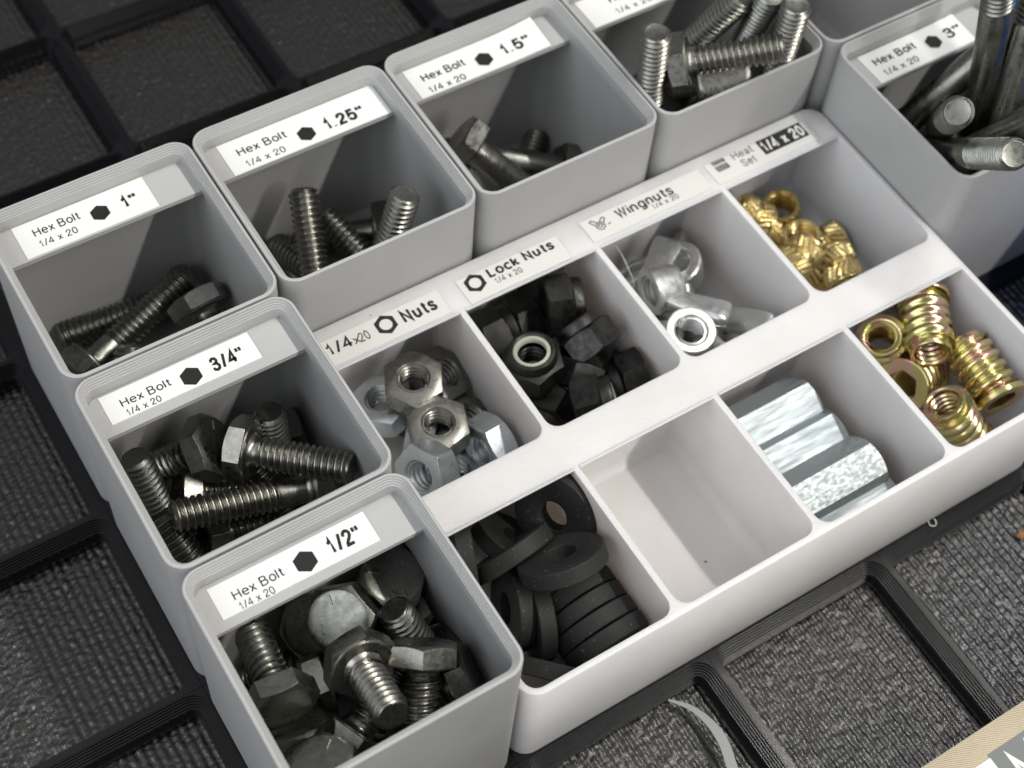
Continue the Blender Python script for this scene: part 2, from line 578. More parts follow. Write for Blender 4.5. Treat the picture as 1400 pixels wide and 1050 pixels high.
def bin_mesh(name, mat, H, lip=True):
    def L(z, o):
        return [(x, y, z) for x, y in rr(o, 41.5 - o, o, 41.5 - o, max(3.75 - o, 0.5), 8)]
    lp = [L(0.45, 2.95), L(1.15, 2.25), L(2.9, 2.25), L(5.03, 0.12), L(5.25, 0.0), L(H - 0.18, 0.0), L(H, 0.16), L(H, 0.55)]
    if lip:
        z, o = H, 0.55
        for i in range(4):
            z -= 0.40
            lp.append(L(z, o + 0.04))
            o += 0.27
            lp.append(L(z, o))
        lp += [L(TABZ - 0.5, o), L(TABZ - 1.2, 1.2)]
    else:
        lp += [L(H, 1.2)]
    lp += [L(FLOOR + 1.4, 1.2), L(FLOOR + 0.4, 1.6), L(FLOOR, 2.6)]
    v, f = loft(lp)
    return mesh_from(name, v, f, mat, 40)

body_grey = bin_mesh('body', M['grey'], HG)

def tab_mesh():
    x0, x1, yb, yf = 1.16, 40.34, 40.34, 31.2
    prof = [(yb, TABZ), (yf, TABZ), (yf, TABZ - 1.0), (yf + 0.7, TABZ - 1.3), (yb, TABZ - 9.0)]
    a = [(x0, y, z) for y, z in prof]
    b = [(x1, y, z) for y, z in prof]
    v, f = loft([a, b])
    return mesh_from('label_tab', v, f, M['grey'], 0)
tab_grey = tab_mesh()

def grey_bin(col, row, label, tab=True):
    root = link('storage_bin', None, None, (col * 42 + 0.25, row * 42 + 0.25, 0))
    tag(root, label, 'bin', 'tall grey storage bins')
    link('body', body_grey, root)
    if tab:
        link('label_tab', tab_grey, root)
    return root

def bin_label(root, x0, x1, y0, y1, items, mat, curl=0.0, dz=0.0):
    """tape on the tab of a bin, with its lettering; world mm"""
    z = TABZ + 0.02 + dz
    tape = label_tape(root, x0, x1, y0, y1, z, mat, curl)
    o = root.location
    tape.location = -o
    zt = z + 0.17
    lf = tape_lift(x0, x1, y0, y1, curl) if curl else NOLIFT
    for it in items:
        if it[0] == 'hex':
            print_hex(tape, it[1], it[2], zt, M['ink'], 0.0, 'hexagon_symbol', lf)
        else:
            ptext(tape, it[0], it[1], it[2], it[3], zt + (0.05 if curl else 0), M['ink'], it[4], lf)

b = grey_bin(0, 0, 'tall grey bin labelled 1" hex bolt, holding a few long bolts')
bin_label(b, 5.4, 31.6, 31.8, 40.0, [('Hex Bolt', (48.5, 324.5), (110, 297.5), 1.75, .008), ('1/4 x 20', (56.6, 337.5), (108, 317), 1.45, .004),
          ('hex', (137, 290.8), 1.95), ('1"', (171, 284.5), (190, 275), 2.5, .042)], M['tape'])
b = grey_bin(1, 0, 'tall grey bin labelled 1.25" hex bolt, one bolt standing upright inside')
bin_label(b, 47.2, 81.6, 31.5, 40.0, [('Hex Bolt', (327, 213), (393, 187), 1.75, .012), ('1/4 x 20', (339.5, 228), (392, 206), 1.45, .004),
          ('hex', (419, 182.7), 1.95), ('1.25"', (448, 176), (501, 156.5), 2.6, .042)], M['tape'])
b = grey_bin(2, 0, 'tall grey bin labelled 1.5" hex bolt, nearly empty, label corner lifting')
bin_label(b, 88.8, 119.6, 31.6, 40.0, [('Hex Bolt', (580, 112), (636.5, 87.5), 1.75, .016), ('1/4 x 20', (590, 127), (638.4, 106.3), 1.45, .006),
          ('hex', (661.7, 81.3), 1.95), ('1.5"', (690.5, 75), (727, 59), 2.5, .034)], M['tape'], curl=1.1)
b = grey_bin(3, 0, 'tall grey bin crowded with two inch bolts standing higher than its rim')
bin_label(b, 130.8, 161.5, 31.6, 40.0, [('Hex Bolt', (835, 4), (888, -18), 1.75, .016), ('1/4 x 20', (845.8, 19), (892, -1), 1.45, .006)], M['tape'])
grey_bin(4, 0, 'empty tall grey bin with dark inside behind the 3" bolt bin', tab=False)
b = grey_bin(0, -1, 'tall grey bin labelled 3/4" hex bolt, between the 1" and 1/2" bins')
bin_label(b, 4.1, 32.7, -8.5, -2.3, [('Hex Bolt', (167.6, 556.5), (235, 526), 1.55, .004), ('1/4 x 20', (176, 568.5), (222, 547), 1.25, .004),
          ('hex', (261.4, 514.3), 2.05), ('3/4"', (293, 507.5), (336, 488), 2.6, .036)], M['tape'])
b = grey_bin(0, -2, 'tall grey bin labelled 1/2" hex bolt, full of short bolts')
bin_label(b, 4.3, 33.0, -50.8, -44.6, [('Hex Bolt', (321.5, 820.8), (389.5, 785.5), 1.6, .004), ('1/4 x 20', (330.5, 833.5), (377.6, 809.6), 1.3, .004),
          ('hex', (417.5, 767.6), 2.1), ('1/2"', (454.5, 757), (497, 735), 2.7, .036)], M['tape'])
b = grey_bin(4, -1, 'tall grey bin labelled 3" hex bolt, long bolts leaning out over its rim')
bin_label(b, 174.4, 200.6, -10.3, -2.0, [('Hex Bolt', (1197.7, 89.5), (1253.7, 65), 1.75, .02), ('1/4 x 20', (1212.6, 103), (1258, 82), 1.45, .006),
          ('hex', (1276, 57.6), 1.95), ('3"', (1296.5, 53), (1317, 43.5), 2.4, .026)], M['tape'], curl=0.5)

r = link('storage_bin', None, None, (210.25, -125.75, 0))  # real corner; the unseen length is added to darken the cell beside it
tag(r, 'long bright blue bin beside the 3" bolt bin, corner showing, unseen length added for shade', 'bin')
def long_bin(W, D, H, mat):
    L = lambda z, o: [(x, y, z) for x, y in rr(o, W - o, o, D - o, max(3.75 - o, 0.5), 8)]
    v, f = loft([L(0.45, 2.95), L(1.15, 2.25), L(2.9, 2.25), L(5.03, 0.12), L(5.25, 0), L(H - .15, 0), L(H, .15), L(H, 1.1), L(H - .15, 1.2), L(8.4, 1.2), L(7.2, 2.4)])
    return mesh_from('body', v, f, mat, 40)
link('body', long_bin(41.5, 125.5, HG, M['blue']), r)

# ------------------------------------------------------------------ low trays with compartments
def tray(label, cat, mat, x0, x1, y0, y1, H, ncol, rows, zf=7.2):
    """rows: list of (y_front, y_back, tab_depth) of the pockets"""
    root = link('compartment_tray', None, None, (x0, y0, 0))
    tag(root, label, cat)
    n = 6
    wall = 1.2
    pitch = (x1 - x0) / ncol
    holes = []
    pv, pf = [], []
    for (yf, yb, tab) in rows:
        for c in range(ncol):
            xa = x0 + pitch * c + (wall if c == 0 else wall / 2)
            xb = x0 + pitch * (c + 1) - (wall if c == ncol - 1 else wall / 2)
            yt = yb - tab
            lp = []
            def add(z, back, front, ins=0.0, rb=0.35, rf=2.6):
                lp.append([(x, y, z) for x, y in rr(xa + ins, xb - ins, front, back, rb, n, rf)])
            R = 11.0
            def fr(z):
                h = z - zf
                return yf if h >= R else yf + R - math.sqrt(max(R * R - (R - h) ** 2, 0))
            add(H, yt, yf)
            add(H - 1.0, yt, yf)
            add(H - 1.3, yt + 0.25, yf)
            add(H - 8.5, yb, yf, 0, 0.6)
            for h in (R, 8.4, 6.2, 4.4, 3.0):
                add(zf + h, yb, fr(zf + h), 0, 0.8)
            for h, ins in ((2.3, 0.0), (1.3, 0.55), (0.5, 1.35), (0.18, 2.0), (0.18, 2.25), (0.0, 2.4)):
                add(zf + h, yb - ins * 0.6, fr(zf + h), ins, 1.0)
            holes.append(lp[0])
            v, f = loft(lp, False, True)
            o = len(pv)
            pv += v
            pf += [tuple(i + o for i in q) for q in f]
    def L(z, o):
        return [(x, y, z) for x, y in rr(x0 + o, x1 - o, y0 + o, y1 - o, max(3.75 - o, 0.5), 8)]
    ov, of = loft([L(0.45, 2.95), L(1.15, 2.25), L(2.9, 2.25), L(5.03, 0.12), L(5.25, 0), L(H - 0.15, 0), L(H, 0.13)], True, False)
    bm = bmesh.new()
    edges = []
    for lp in holes + [L(H, 0.13)]:
        vs = [bm.verts.new(q) for q in lp]
        edges += [bm.edges.new((vs[i], vs[(i + 1) % len(vs)])) for i in range(len(vs))]
    bmesh.ops.triangle_fill(bm, edges=edges, use_beauty=True, use_dissolve=False)
    bm.verts.index_update()
    tv = [tuple(v.co) for v in bm.verts]
    tf = [tuple(v.index for v in f.verts) for f in bm.faces]
    bm.free()
    v, f = merge((pv, pf), (ov, of), (tv, tf))
    me = mesh_from('body', [(a - x0, b - y0, z) for a, b, z in v], f, mat, 52)
    link('body', me, root)
    return root

HW = 33.5
tr = tray('low white tray with eight compartments of nuts, washers and inserts', 'tray', M['white'], 42.25, 167.75, -83.75, -0.25, HW, 4,
          [(-82.6, -42.6, 7.4), (-41.4, -1.45, 8.4)])

def ridge(parent, x0, x1, y, w=0.5, h=0.22):
    v, f = loft([[(x, y + dy, HW + dz) for dy, dz in ((-w / 2, -0.2), (-w / 2, h * 0.7), (-w / 4, h), (w / 4, h), (w / 2, h * 0.7), (w / 2, -0.2))] for x in (x0, x1)])
    o = link('tab_ridge', mesh_from('tab_ridge', v, f, M['white'], 30), parent)
    o.location = -parent.location
for k in range(4):
    xa, xb = 42.25 + 31.375 * k + (1.3 if k == 0 else 0.7), 42.25 + 31.375 * (k + 1) - (1.3 if k == 3 else 0.7)
    ridge(tr, xa, xb, -10.15)
    ridge(tr, xa, xb, -50.3)

def tray_label(x0, x1, y0, y1):
    t_ = label_tape(tr, x0, x1, y0, y1, HW + 0.02, M['ctape'])
    t_.location = -tr.location
    return t_
ZL = HW + 0.19
t_ = tray_label(44.4, 71.8, -9.3, -3.2)
ptext(t_, '1/4', (451, 485.5), (484, 472), 2.35, ZL, M['ink'], .02)
ptext(t_, 'x', (486, 470.5), (495, 467), 1.9, ZL, M['ink'], .0)
ptext(t_, '20', (494.5, 467.5), (508, 461), 1.95, ZL, M['ink'], .005)
print_hex(t_, (527.6, 443.6), 2.35, ZL, M['ink'], 1.28, 'nut_symbol')
ptext(t_, 'Nuts', (553.5, 440.5), (600, 420.5), 2.6, ZL, M['ink'], .04)
t_ = tray_label(76.0, 99.3, -9.6, -3.4)
print_hex(t_, (649.6, 386.8), 2.3, ZL, M['ink'], 1.25, 'nut_symbol')
ptext(t_, 'Lock Nuts', (669, 378), (760, 339), 1.95, ZL, M['ink'], .04)
ptext(t_, '1/4 x 20', (679.4, 387), (716, 371.5), 1.25, ZL, M['ink'], .006)
t_ = tray_label(105.2, 134.6, -8.7, -3.0)
ptext(t_, 'Wingnuts', (845.5, 297.5), (923, 264), 2.1, ZL, M['ink'], .022)
ptext(t_, '1/4 x 20', (894.3, 285.3), (929.5, 270), 1.15, ZL, M['ink'], .006)

def icon_strokes(parent, c, strokes, wd, z, mat, name):
    v, f = [], []
    for pts in strokes:
        for (a, b) in zip(pts, pts[1:]):
            A, B = Vector(a), Vector(b)
            d = (B - A).normalized()
            nrm = Vector((-d.y, d.x)) * wd / 2
            o = len(v)
            for q in (A + nrm - d * wd * .3, A - nrm - d * wd * .3, B - nrm + d * wd * .3, B + nrm + d * wd * .3):
                v.append((c.x + q.x, c.y + q.y, z))
                z += 0.0006
            f.append((o, o + 1, o + 2, o + 3))
    return link(name, mesh_from(name, v, f, mat, 0), parent)
circ = lambda x, y, r: [(x + r * math.cos(i * math.pi / 6), y + r * math.sin(i * math.pi / 6)) for i in range(13)]
icon_strokes(t_, at((819.6, 306.5), ZL), [circ(0, -0.5, 0.95), [(-0.9, -0.1), (-1.7, 1.3), (-1.1, 1.5), (-0.3, 0.5)], [(0.9, -0.1), (1.8, 0.9), (1.3, 1.3), (0.3, 0.5)],
                                              circ(0, -0.4, 0.45), [(1.6, -0.9), (2.2, -0.7)]], 0.2, ZL, M['ink'], 'wing_nut_symbol')
t_ = tray_label(136.3, 162.8, -8.8, -3.1)
ptext(t_, 'Heat', (1004, 218.5), (1031, 206), 1.75, ZL, M['ink'], .004)
ptext(t_, 'Set', (1017.7, 227.5), (1036, 219.3), 1.75, ZL, M['ink'], .004)
ca, cb = at((1036, 203), ZL), at((1103, 183), ZL)
def flat_rect(parent, x0, x1, y0, y1, z, mat, name):
    return link(name, mesh_from(name, [(x0, y0, z), (x1, y0, z), (x1, y1, z), (x0, y1, z)], [(0, 1, 2, 3)], mat, 0), parent)
p0, p1 = at((1047.6, 211.6), ZL), at((1091.4, 167.3), ZL)
blk = flat_rect(t_, p0.x, p1.x, p0.y, p1.y, ZL, M['ink'], 'black_print_box')
print_text(blk, '1/4 x 20', p0.x + 0.5, p0.y + 0.75, p1.x - p0.x - 1.0, (p1.y - p0.y) - 1.5, ZL + 0.05, M['paper'], .03)
c0 = at((985.5, 226), ZL)
for dy, h in ((0.55, 1.0), (-1.35, 1.5)):
    q = flat_rect(t_, c0.x - 1.55, c0.x + 1.55, c0.y + dy, c0.y + dy + h, ZL, M['ink'], 'insert_symbol')
    icon_strokes(q, c0, [[(-1.4 + 0.45 * i, dy + 0.1), (-1.1 + 0.45 * i, dy + h - 0.1)] for i in range(6)], 0.1, ZL + 0.03, M['paper'], 'knurl_lines')

bt = tray('cream beige tray with a white printed label at the edge of the grid', 'tray', M['beige'], 84.25, 167.75, -167.75, -126.0, HW, 2, [(-166.5, -127.4, 17.0)])
t_ = label_tape(bt, 86.5, 150, -146, -130.7, HW + 0.02, M['tape'])
t_.location = -bt.location
g0 = at((1352, 1034), ZL)
blk = flat_rect(t_, g0.x, g0.x + 30, -145, g0.y + 0.3, ZL, M['greyprint'], 'grey_print_box')
g1 = at((1377, 1037), ZL)
print_text(blk, 'Mc', g1.x, g1.y - 5.2, 9.5, 5.2, ZL + 0.05, M['paper'], .03)

# ------------------------------------------------------------------ fastener meshes
AF = 11.1
def hex_r(a):
    q = a % (math.pi / 3) - math.pi / 6
    return AF / 2 / math.cos(q)
NA = 48
ANG = [2 * math.pi * i / NA for i in range(NA)]
def ring(r, z):
    return [(r * math.cos(a), r * math.sin(a), z) for a in ANG]
def hexring(z, k=1.0):
    return [(k * hex_r(a) * math.cos(a), k * hex_r(a) * math.sin(a), z) for a in ANG]
def hexcham(z, sgn, rc=AF / 2 * 0.96, tan=0.5):
    return [(hex_r(a) * math.cos(a), hex_r(a) * math.sin(a), z + sgn * (hex_r(a) - rc) * tan) for a in ANG]

HH = 4.0
def head_mesh(mat):
    lp = [ring(0.01, 0), ring(4.2, 0), ring(AF / 2 * 0.93, 0.0), ring(AF / 2 * 0.96, 0.06), hexcham(0.06, 1), hexring(HH - 0.35), ring(AF / 2 * 0.97, HH - 0.3), ring(AF / 2 * 0.955, HH), ring(2.5, HH)]
    v, f = loft(lp, True, True)
    return mesh_from('head', v, f, mat, 28)

def thread(L, z0, crest, root, p=1.27, N=28, K=6, tip=True, flip=False, r_end=2.35, taper=1.3):
    prof = [root, root + 0.06, (root + crest) / 2, crest, crest - 0.01, (root + crest) / 2]
    if K == 8:
        prof = [root, root, root + 0.25 * (crest - root), crest - 0.1, crest, crest, crest - 0.1, root + 0.25 * (crest - root)]
    rows = int(K * L / p) + 1
    k0 = -K
    v, f = [], []
    nk = rows - k0 + 1
    for k in range(k0, rows + 1):
        for j in range(N):
            z = p * (k / K + j / N)
            z = min(max(z, 0), L)
            r = prof[k % K]
            if tip:
                r = min(r, r_end + (L - z) * taper)
            a = 2 * math.pi * j / N
            v.append((r * math.cos(a), r * math.sin(a), z0 + z))
    for k in range(nk - 1):
        for j in range(N):
            if j < N - 1:
                a, b_, c, d = k * N + j, k * N + j + 1, (k + 1) * N + j + 1, (k + 1) * N + j
            else:
                if k + K + 1 >= nk:
                    continue
                a, b_, c, d = k * N + j, (k + K) * N, (k + K + 1) * N, (k + 1) * N + j
            f.append((a, b_, c, d))
    return v, f

def disc(r, z, n=28, dome=0.0):
    v = [(r * math.cos(2 * math.pi * i / n), r * math.sin(2 * math.pi * i / n), z) for i in range(n)]
    v2 = [(0.72 * x, 0.72 * y, z + dome) for x, y, _ in v]
    f = [(i, (i + 1) % n, n + (i + 1) % n, n + i) for i in range(n)] + [tuple(range(n, 2 * n))]
    return v + v2, f

def shank_mesh(L, mat):
    tl = min(L - 1.6, 19.5)
    z0 = HH + (L - tl)
    parts = [thread(tl, z0, 3.12, 2.46), disc(2.42, HH + L, 28, -0.12)]
    r_s = 3.1 if L > 30 else 2.8
    lp = [[(q * math.cos(2 * math.pi * i / 28), q * math.sin(2 * math.pi * i / 28), z) for i in range(28)]
          for q, z in ((3.5, HH - 0.02), (r_s + 0.05, HH + 0.5), (r_s, HH + 0.9), (r_s, z0 - 0.4), (2.6, z0 + 0.25))]
    parts.append(loft(lp, True, False))
    v, f = merge(*parts)
    return mesh_from('shank', v, f, mat, 50)

def marking_mesh(mat):
    v, f = [], []
    for k in range(3):
        a = math.radians(20 + 120 * k)
        d, nn = Vector((math.cos(a), math.sin(a), 0)), Vector((-math.sin(a), math.cos(a), 0))
        pts = [d * r_ + nn * s for r_, s in ((2.9, -.16), (4.7, -.16), (4.7, .16), (2.9, .16))]
        q, g = loft([[(p_.x, p_.y, 0.02) for p_ in pts], [(p_.x * .995, p_.y * .995, -0.26) for p_ in pts]])
        v, f = merge((v, f), (q, g))
    tv, tf = text_mesh('JHO', 0.0)
    w_ = max(t[0] for t in tv)
    lt = [((x - w_ / 2) * 1.5, -4.3 + y * 1.5, -0.22 - z) for x, y, z in tv]
    v, f = merge((v, f), (lt, tf))
    return mesh_from('marking', v, f, mat, 30)

def nut_mesh(name, H, mat, inner=True):
    rc = AF / 2 * 0.96
    lp = [ring(3.35, 0), ring(3.6, 0), ring(rc, 0), hexcham(0, 1), hexcham(H, -1), ring(rc, H), ring(3.6, H), ring(3.35, H)]
    top = ring(2.95, H - 0.5)
    lp = [ring(2.95, 0.5)] + lp + [top]
    v, f = loft(lp, False, False)
    th = thread(H - 0.9, 0.45, 3.15, 2.62, tip=False)
    v, f = merge((v, f), th)
    return mesh_from(name, v, f, mat, 28)

def lock_nut_meshes():
    H = 5.6
    rc = AF / 2 * 0.97
    lp = [ring(2.95, 0.5), ring(3.4, 0), ring(rc, 0), hexcham(0, 1), hexcham(H, -1, tan=0.55), ring(4.95, H + 0.15), ring(4.9, H + 1.7), ring(4.6, H + 2.25),
          ring(4.0, H + 2.4), ring(3.7, H + 2.15), ring(3.7, H + 1.2)]
    v, f = loft(lp, False, False)
    th = thread(5.0, 0.45, 3.15, 2.62, tip=False)
    v, f = merge((v, f), th)
    body = mesh_from('body', v, f, M['blacknut'], 28)
    lp = [ring(3.72, H + 1.5), ring(3.7, H + 2.0), ring(3.5, H + 2.12), ring(3.0, H + 2.12), ring(2.85, H + 1.9), ring(2.85, H + 0.9), ring(3.6, H + 0.9)]
    v, f = loft(lp, False, False)
    return body, mesh_from('nylon_ring', v, f, M['nylon'], 35)

def wing_nut_meshes():
    lp = [ring(3.1, 0.4), ring(3.5, 0), ring(4.9, 0), ring(5.25, 0.5), ring(5.1, 2.0), ring(4.5, 5.4), ring(4.25, 6.3), ring(3.9, 6.6), ring(3.4, 6.6), ring(3.1, 6.2)]
    v, f = loft(lp, False, False)
    th = thread(5.8, 0.4, 3.2, 2.7, tip=False)
    v, f = merge((v, f), th)
    hub = mesh_from('hub', v, f, M['cast'], 40)
    sec = []
    for (x, z, w_, t_) in ((3.0, 3.2, 5.6, 3.6), (5.0, 4.4, 5.4, 3.1), (7.4, 6.6, 5.6, 2.9), (9.4, 8.7, 6.0, 2.8), (11.0, 10.4, 6.2, 2.8), (11.9, 11.3, 5.9, 2.6), (12.3, 11.7, 5.0, 2.0)):
        d = Vector((0.70, 0, 0.714))
        nrm = Vector((-0.714, 0, 0.70))
        lp = []
        for i in range(14):
            a = 2 * math.pi * i / 14
            ca_, sa_ = math.cos(a), math.sin(a)
            u = math.copysign(abs(ca_) ** 0.5, ca_) * t_ / 2
            s_ = math.copysign(abs(sa_) ** 0.5, sa_) * w_ / 2
            q = Vector((x, 0, z)) + Vector((0, 1, 0)) * u + nrm * s_
            lp.append(tuple(q))
        sec.append(lp)
    v, f = loft(sec)
    w1 = mesh_from('wing', v, f, M['cast'], 55)
    w2 = mesh_from('wing', [(-x, -y, z) for x, y, z in v], f, M['cast'], 55)
    return hub, w1, w2

def insert_mesh():
    """knurled brass heat-set insert: two diagonal knurl bands with a plain groove between"""
    n = 72
    lp = []
    L = 8.0
    for i in range(29):
        z = L * i / 28
        row = []
        for j in range(n):
            a = 2 * math.pi * j / n
            if z < 0.7 or z > L - 0.4:
                r_ = 3.75
            elif 3.6 < z < 4.4:
                r_ = 3.62
            else:
                s = 1 if z < 4 else -1
                ph = (a * 18 / (2 * math.pi) + s * z * 0.42) % 1.0
                r_ = 3.72 + 0.5 * min(1.0, 1.5 * (1 - abs(2 * ph - 1)))
            row.append((r_ * math.cos(a), r_ * math.sin(a), z))
        lp.append(row)
    top = [[(r_ * math.cos(2 * math.pi * j / n), r_ * math.sin(2 * math.pi * j / n), z) for j in range(n)] for r_, z in ((3.6, L), (3.3, L), (3.0, L - 0.4))]
    bot = [[(r_ * math.cos(2 * math.pi * j / n), r_ * math.sin(2 * math.pi * j / n), z) for j in range(n)] for r_, z in ((3.0, 0.4), (3.3, 0), (3.6, 0))]
    v, f = loft(bot + lp + top, False, False)
    v, f = merge((v, f), thread(7.2, 0.4, 3.2, 2.72, tip=False))
    return mesh_from('heat_set_insert', v, f, M['brass'], 32)

def screw_insert_meshes():
    """flanged insert with coarse outer thread; plain end at z=0, flange face at z=15"""
    L = 15.0
    v, f = thread(L - 3.6, 1.6, 5.15, 4.15, p=2.5, N=36, K=8, tip=False)
    r36 = lambda r_, z: [(r_ * math.cos(2 * math.pi * i / 36), r_ * math.sin(2 * math.pi * i / 36), z) for i in range(36)]
    a = loft([r36(3.15, 0.6), r36(3.3, 0.15), r36(3.5, 0), r36(3.95, 0), r36(4.15, 0.3), r36(4.15, 1.7), r36(4.6, 1.9)], False, False)
    b_ = loft([r36(4.9, L - 2.2), r36(4.3, L - 1.9), r36(4.3, L - 1.4)], False, False)
    v, f = merge((v, f), a, b_, thread(11.0, 0.5, 3.2, 2.72, tip=False))
    body = mesh_from('body', v, f, M['yellow'], 50)
    def soc(z):
        out = []
        for i in range(36):
            a_ = 2 * math.pi * i / 36
            q = a_ % (math.pi / 3) - math.pi / 6
            r_ = min(3.0 / math.cos(q), 3.35)
            out.append((r_ * math.cos(a_), r_ * math.sin(a_), z))
        return out
    v, f = loft([r36(4.3, L - 1.5), r36(5.6, L - 1.4), r36(5.8, L - 1.15), r36(5.8, L - 0.2), r36(5.6, L), r36(3.7, L), soc(L - 0.2), soc(L - 4.0), r36(2.7, L - 4.0)], False, False)
    return body, mesh_from('flange', v, f, M['yellow'], 35)

def washer_mesh():
    T = 3.2
    n = 56
    q = lambda r_, z: [(r_ * math.cos(2 * math.pi * i / n), r_ * math.sin(2 * math.pi * i / n), z) for i in range(n)]
    v, f = loft([q(3.0, 0.1), q(3.12, 0), q(8.05, 0), q(8.25, 0.2), q(8.25, T - 0.2), q(8.05, T), q(3.12, T), q(3.0, T - 0.1), q(3.0, 0.1)], False, False)
    return mesh_from('rubber_washer', v, f, M['rubber'], 40)

def coupling_mesh(L=22.2):
    rc = AF / 2 * 0.97
    lp = [ring(3.0, 0.6), ring(3.5, 0), ring(rc - .25, 0), hexcham(0.1, 1, tan=.7), hexcham(L - .1, -1, tan=.7), ring(rc - .25, L), ring(3.5, L), ring(3.0, L - 0.6)]
    v, f = loft(lp, False, False)
    v, f = merge((v, f), thread(L - 1.2, 0.6, 3.2, 2.72, tip=False))
    return mesh_from('coupling_nut', v, f, M['dullzinc'], 30)

# ------------------------------------------------------------------ placing fasteners
def frame(o, origin, axis, roll):
    z = axis.normalized()
    ref = Vector((0, 0, 1)) if abs(z.z) < 0.9 else Vector((0, 1, 0))
    x = ref.cross(z).normalized()
    y = z.cross(x)
    m = Matrix((x, y, z)).transposed() @ Matrix.Rotation(math.radians(roll), 3, 'Z')
    o.location = origin * S
    o.rotation_euler = m.to_euler()

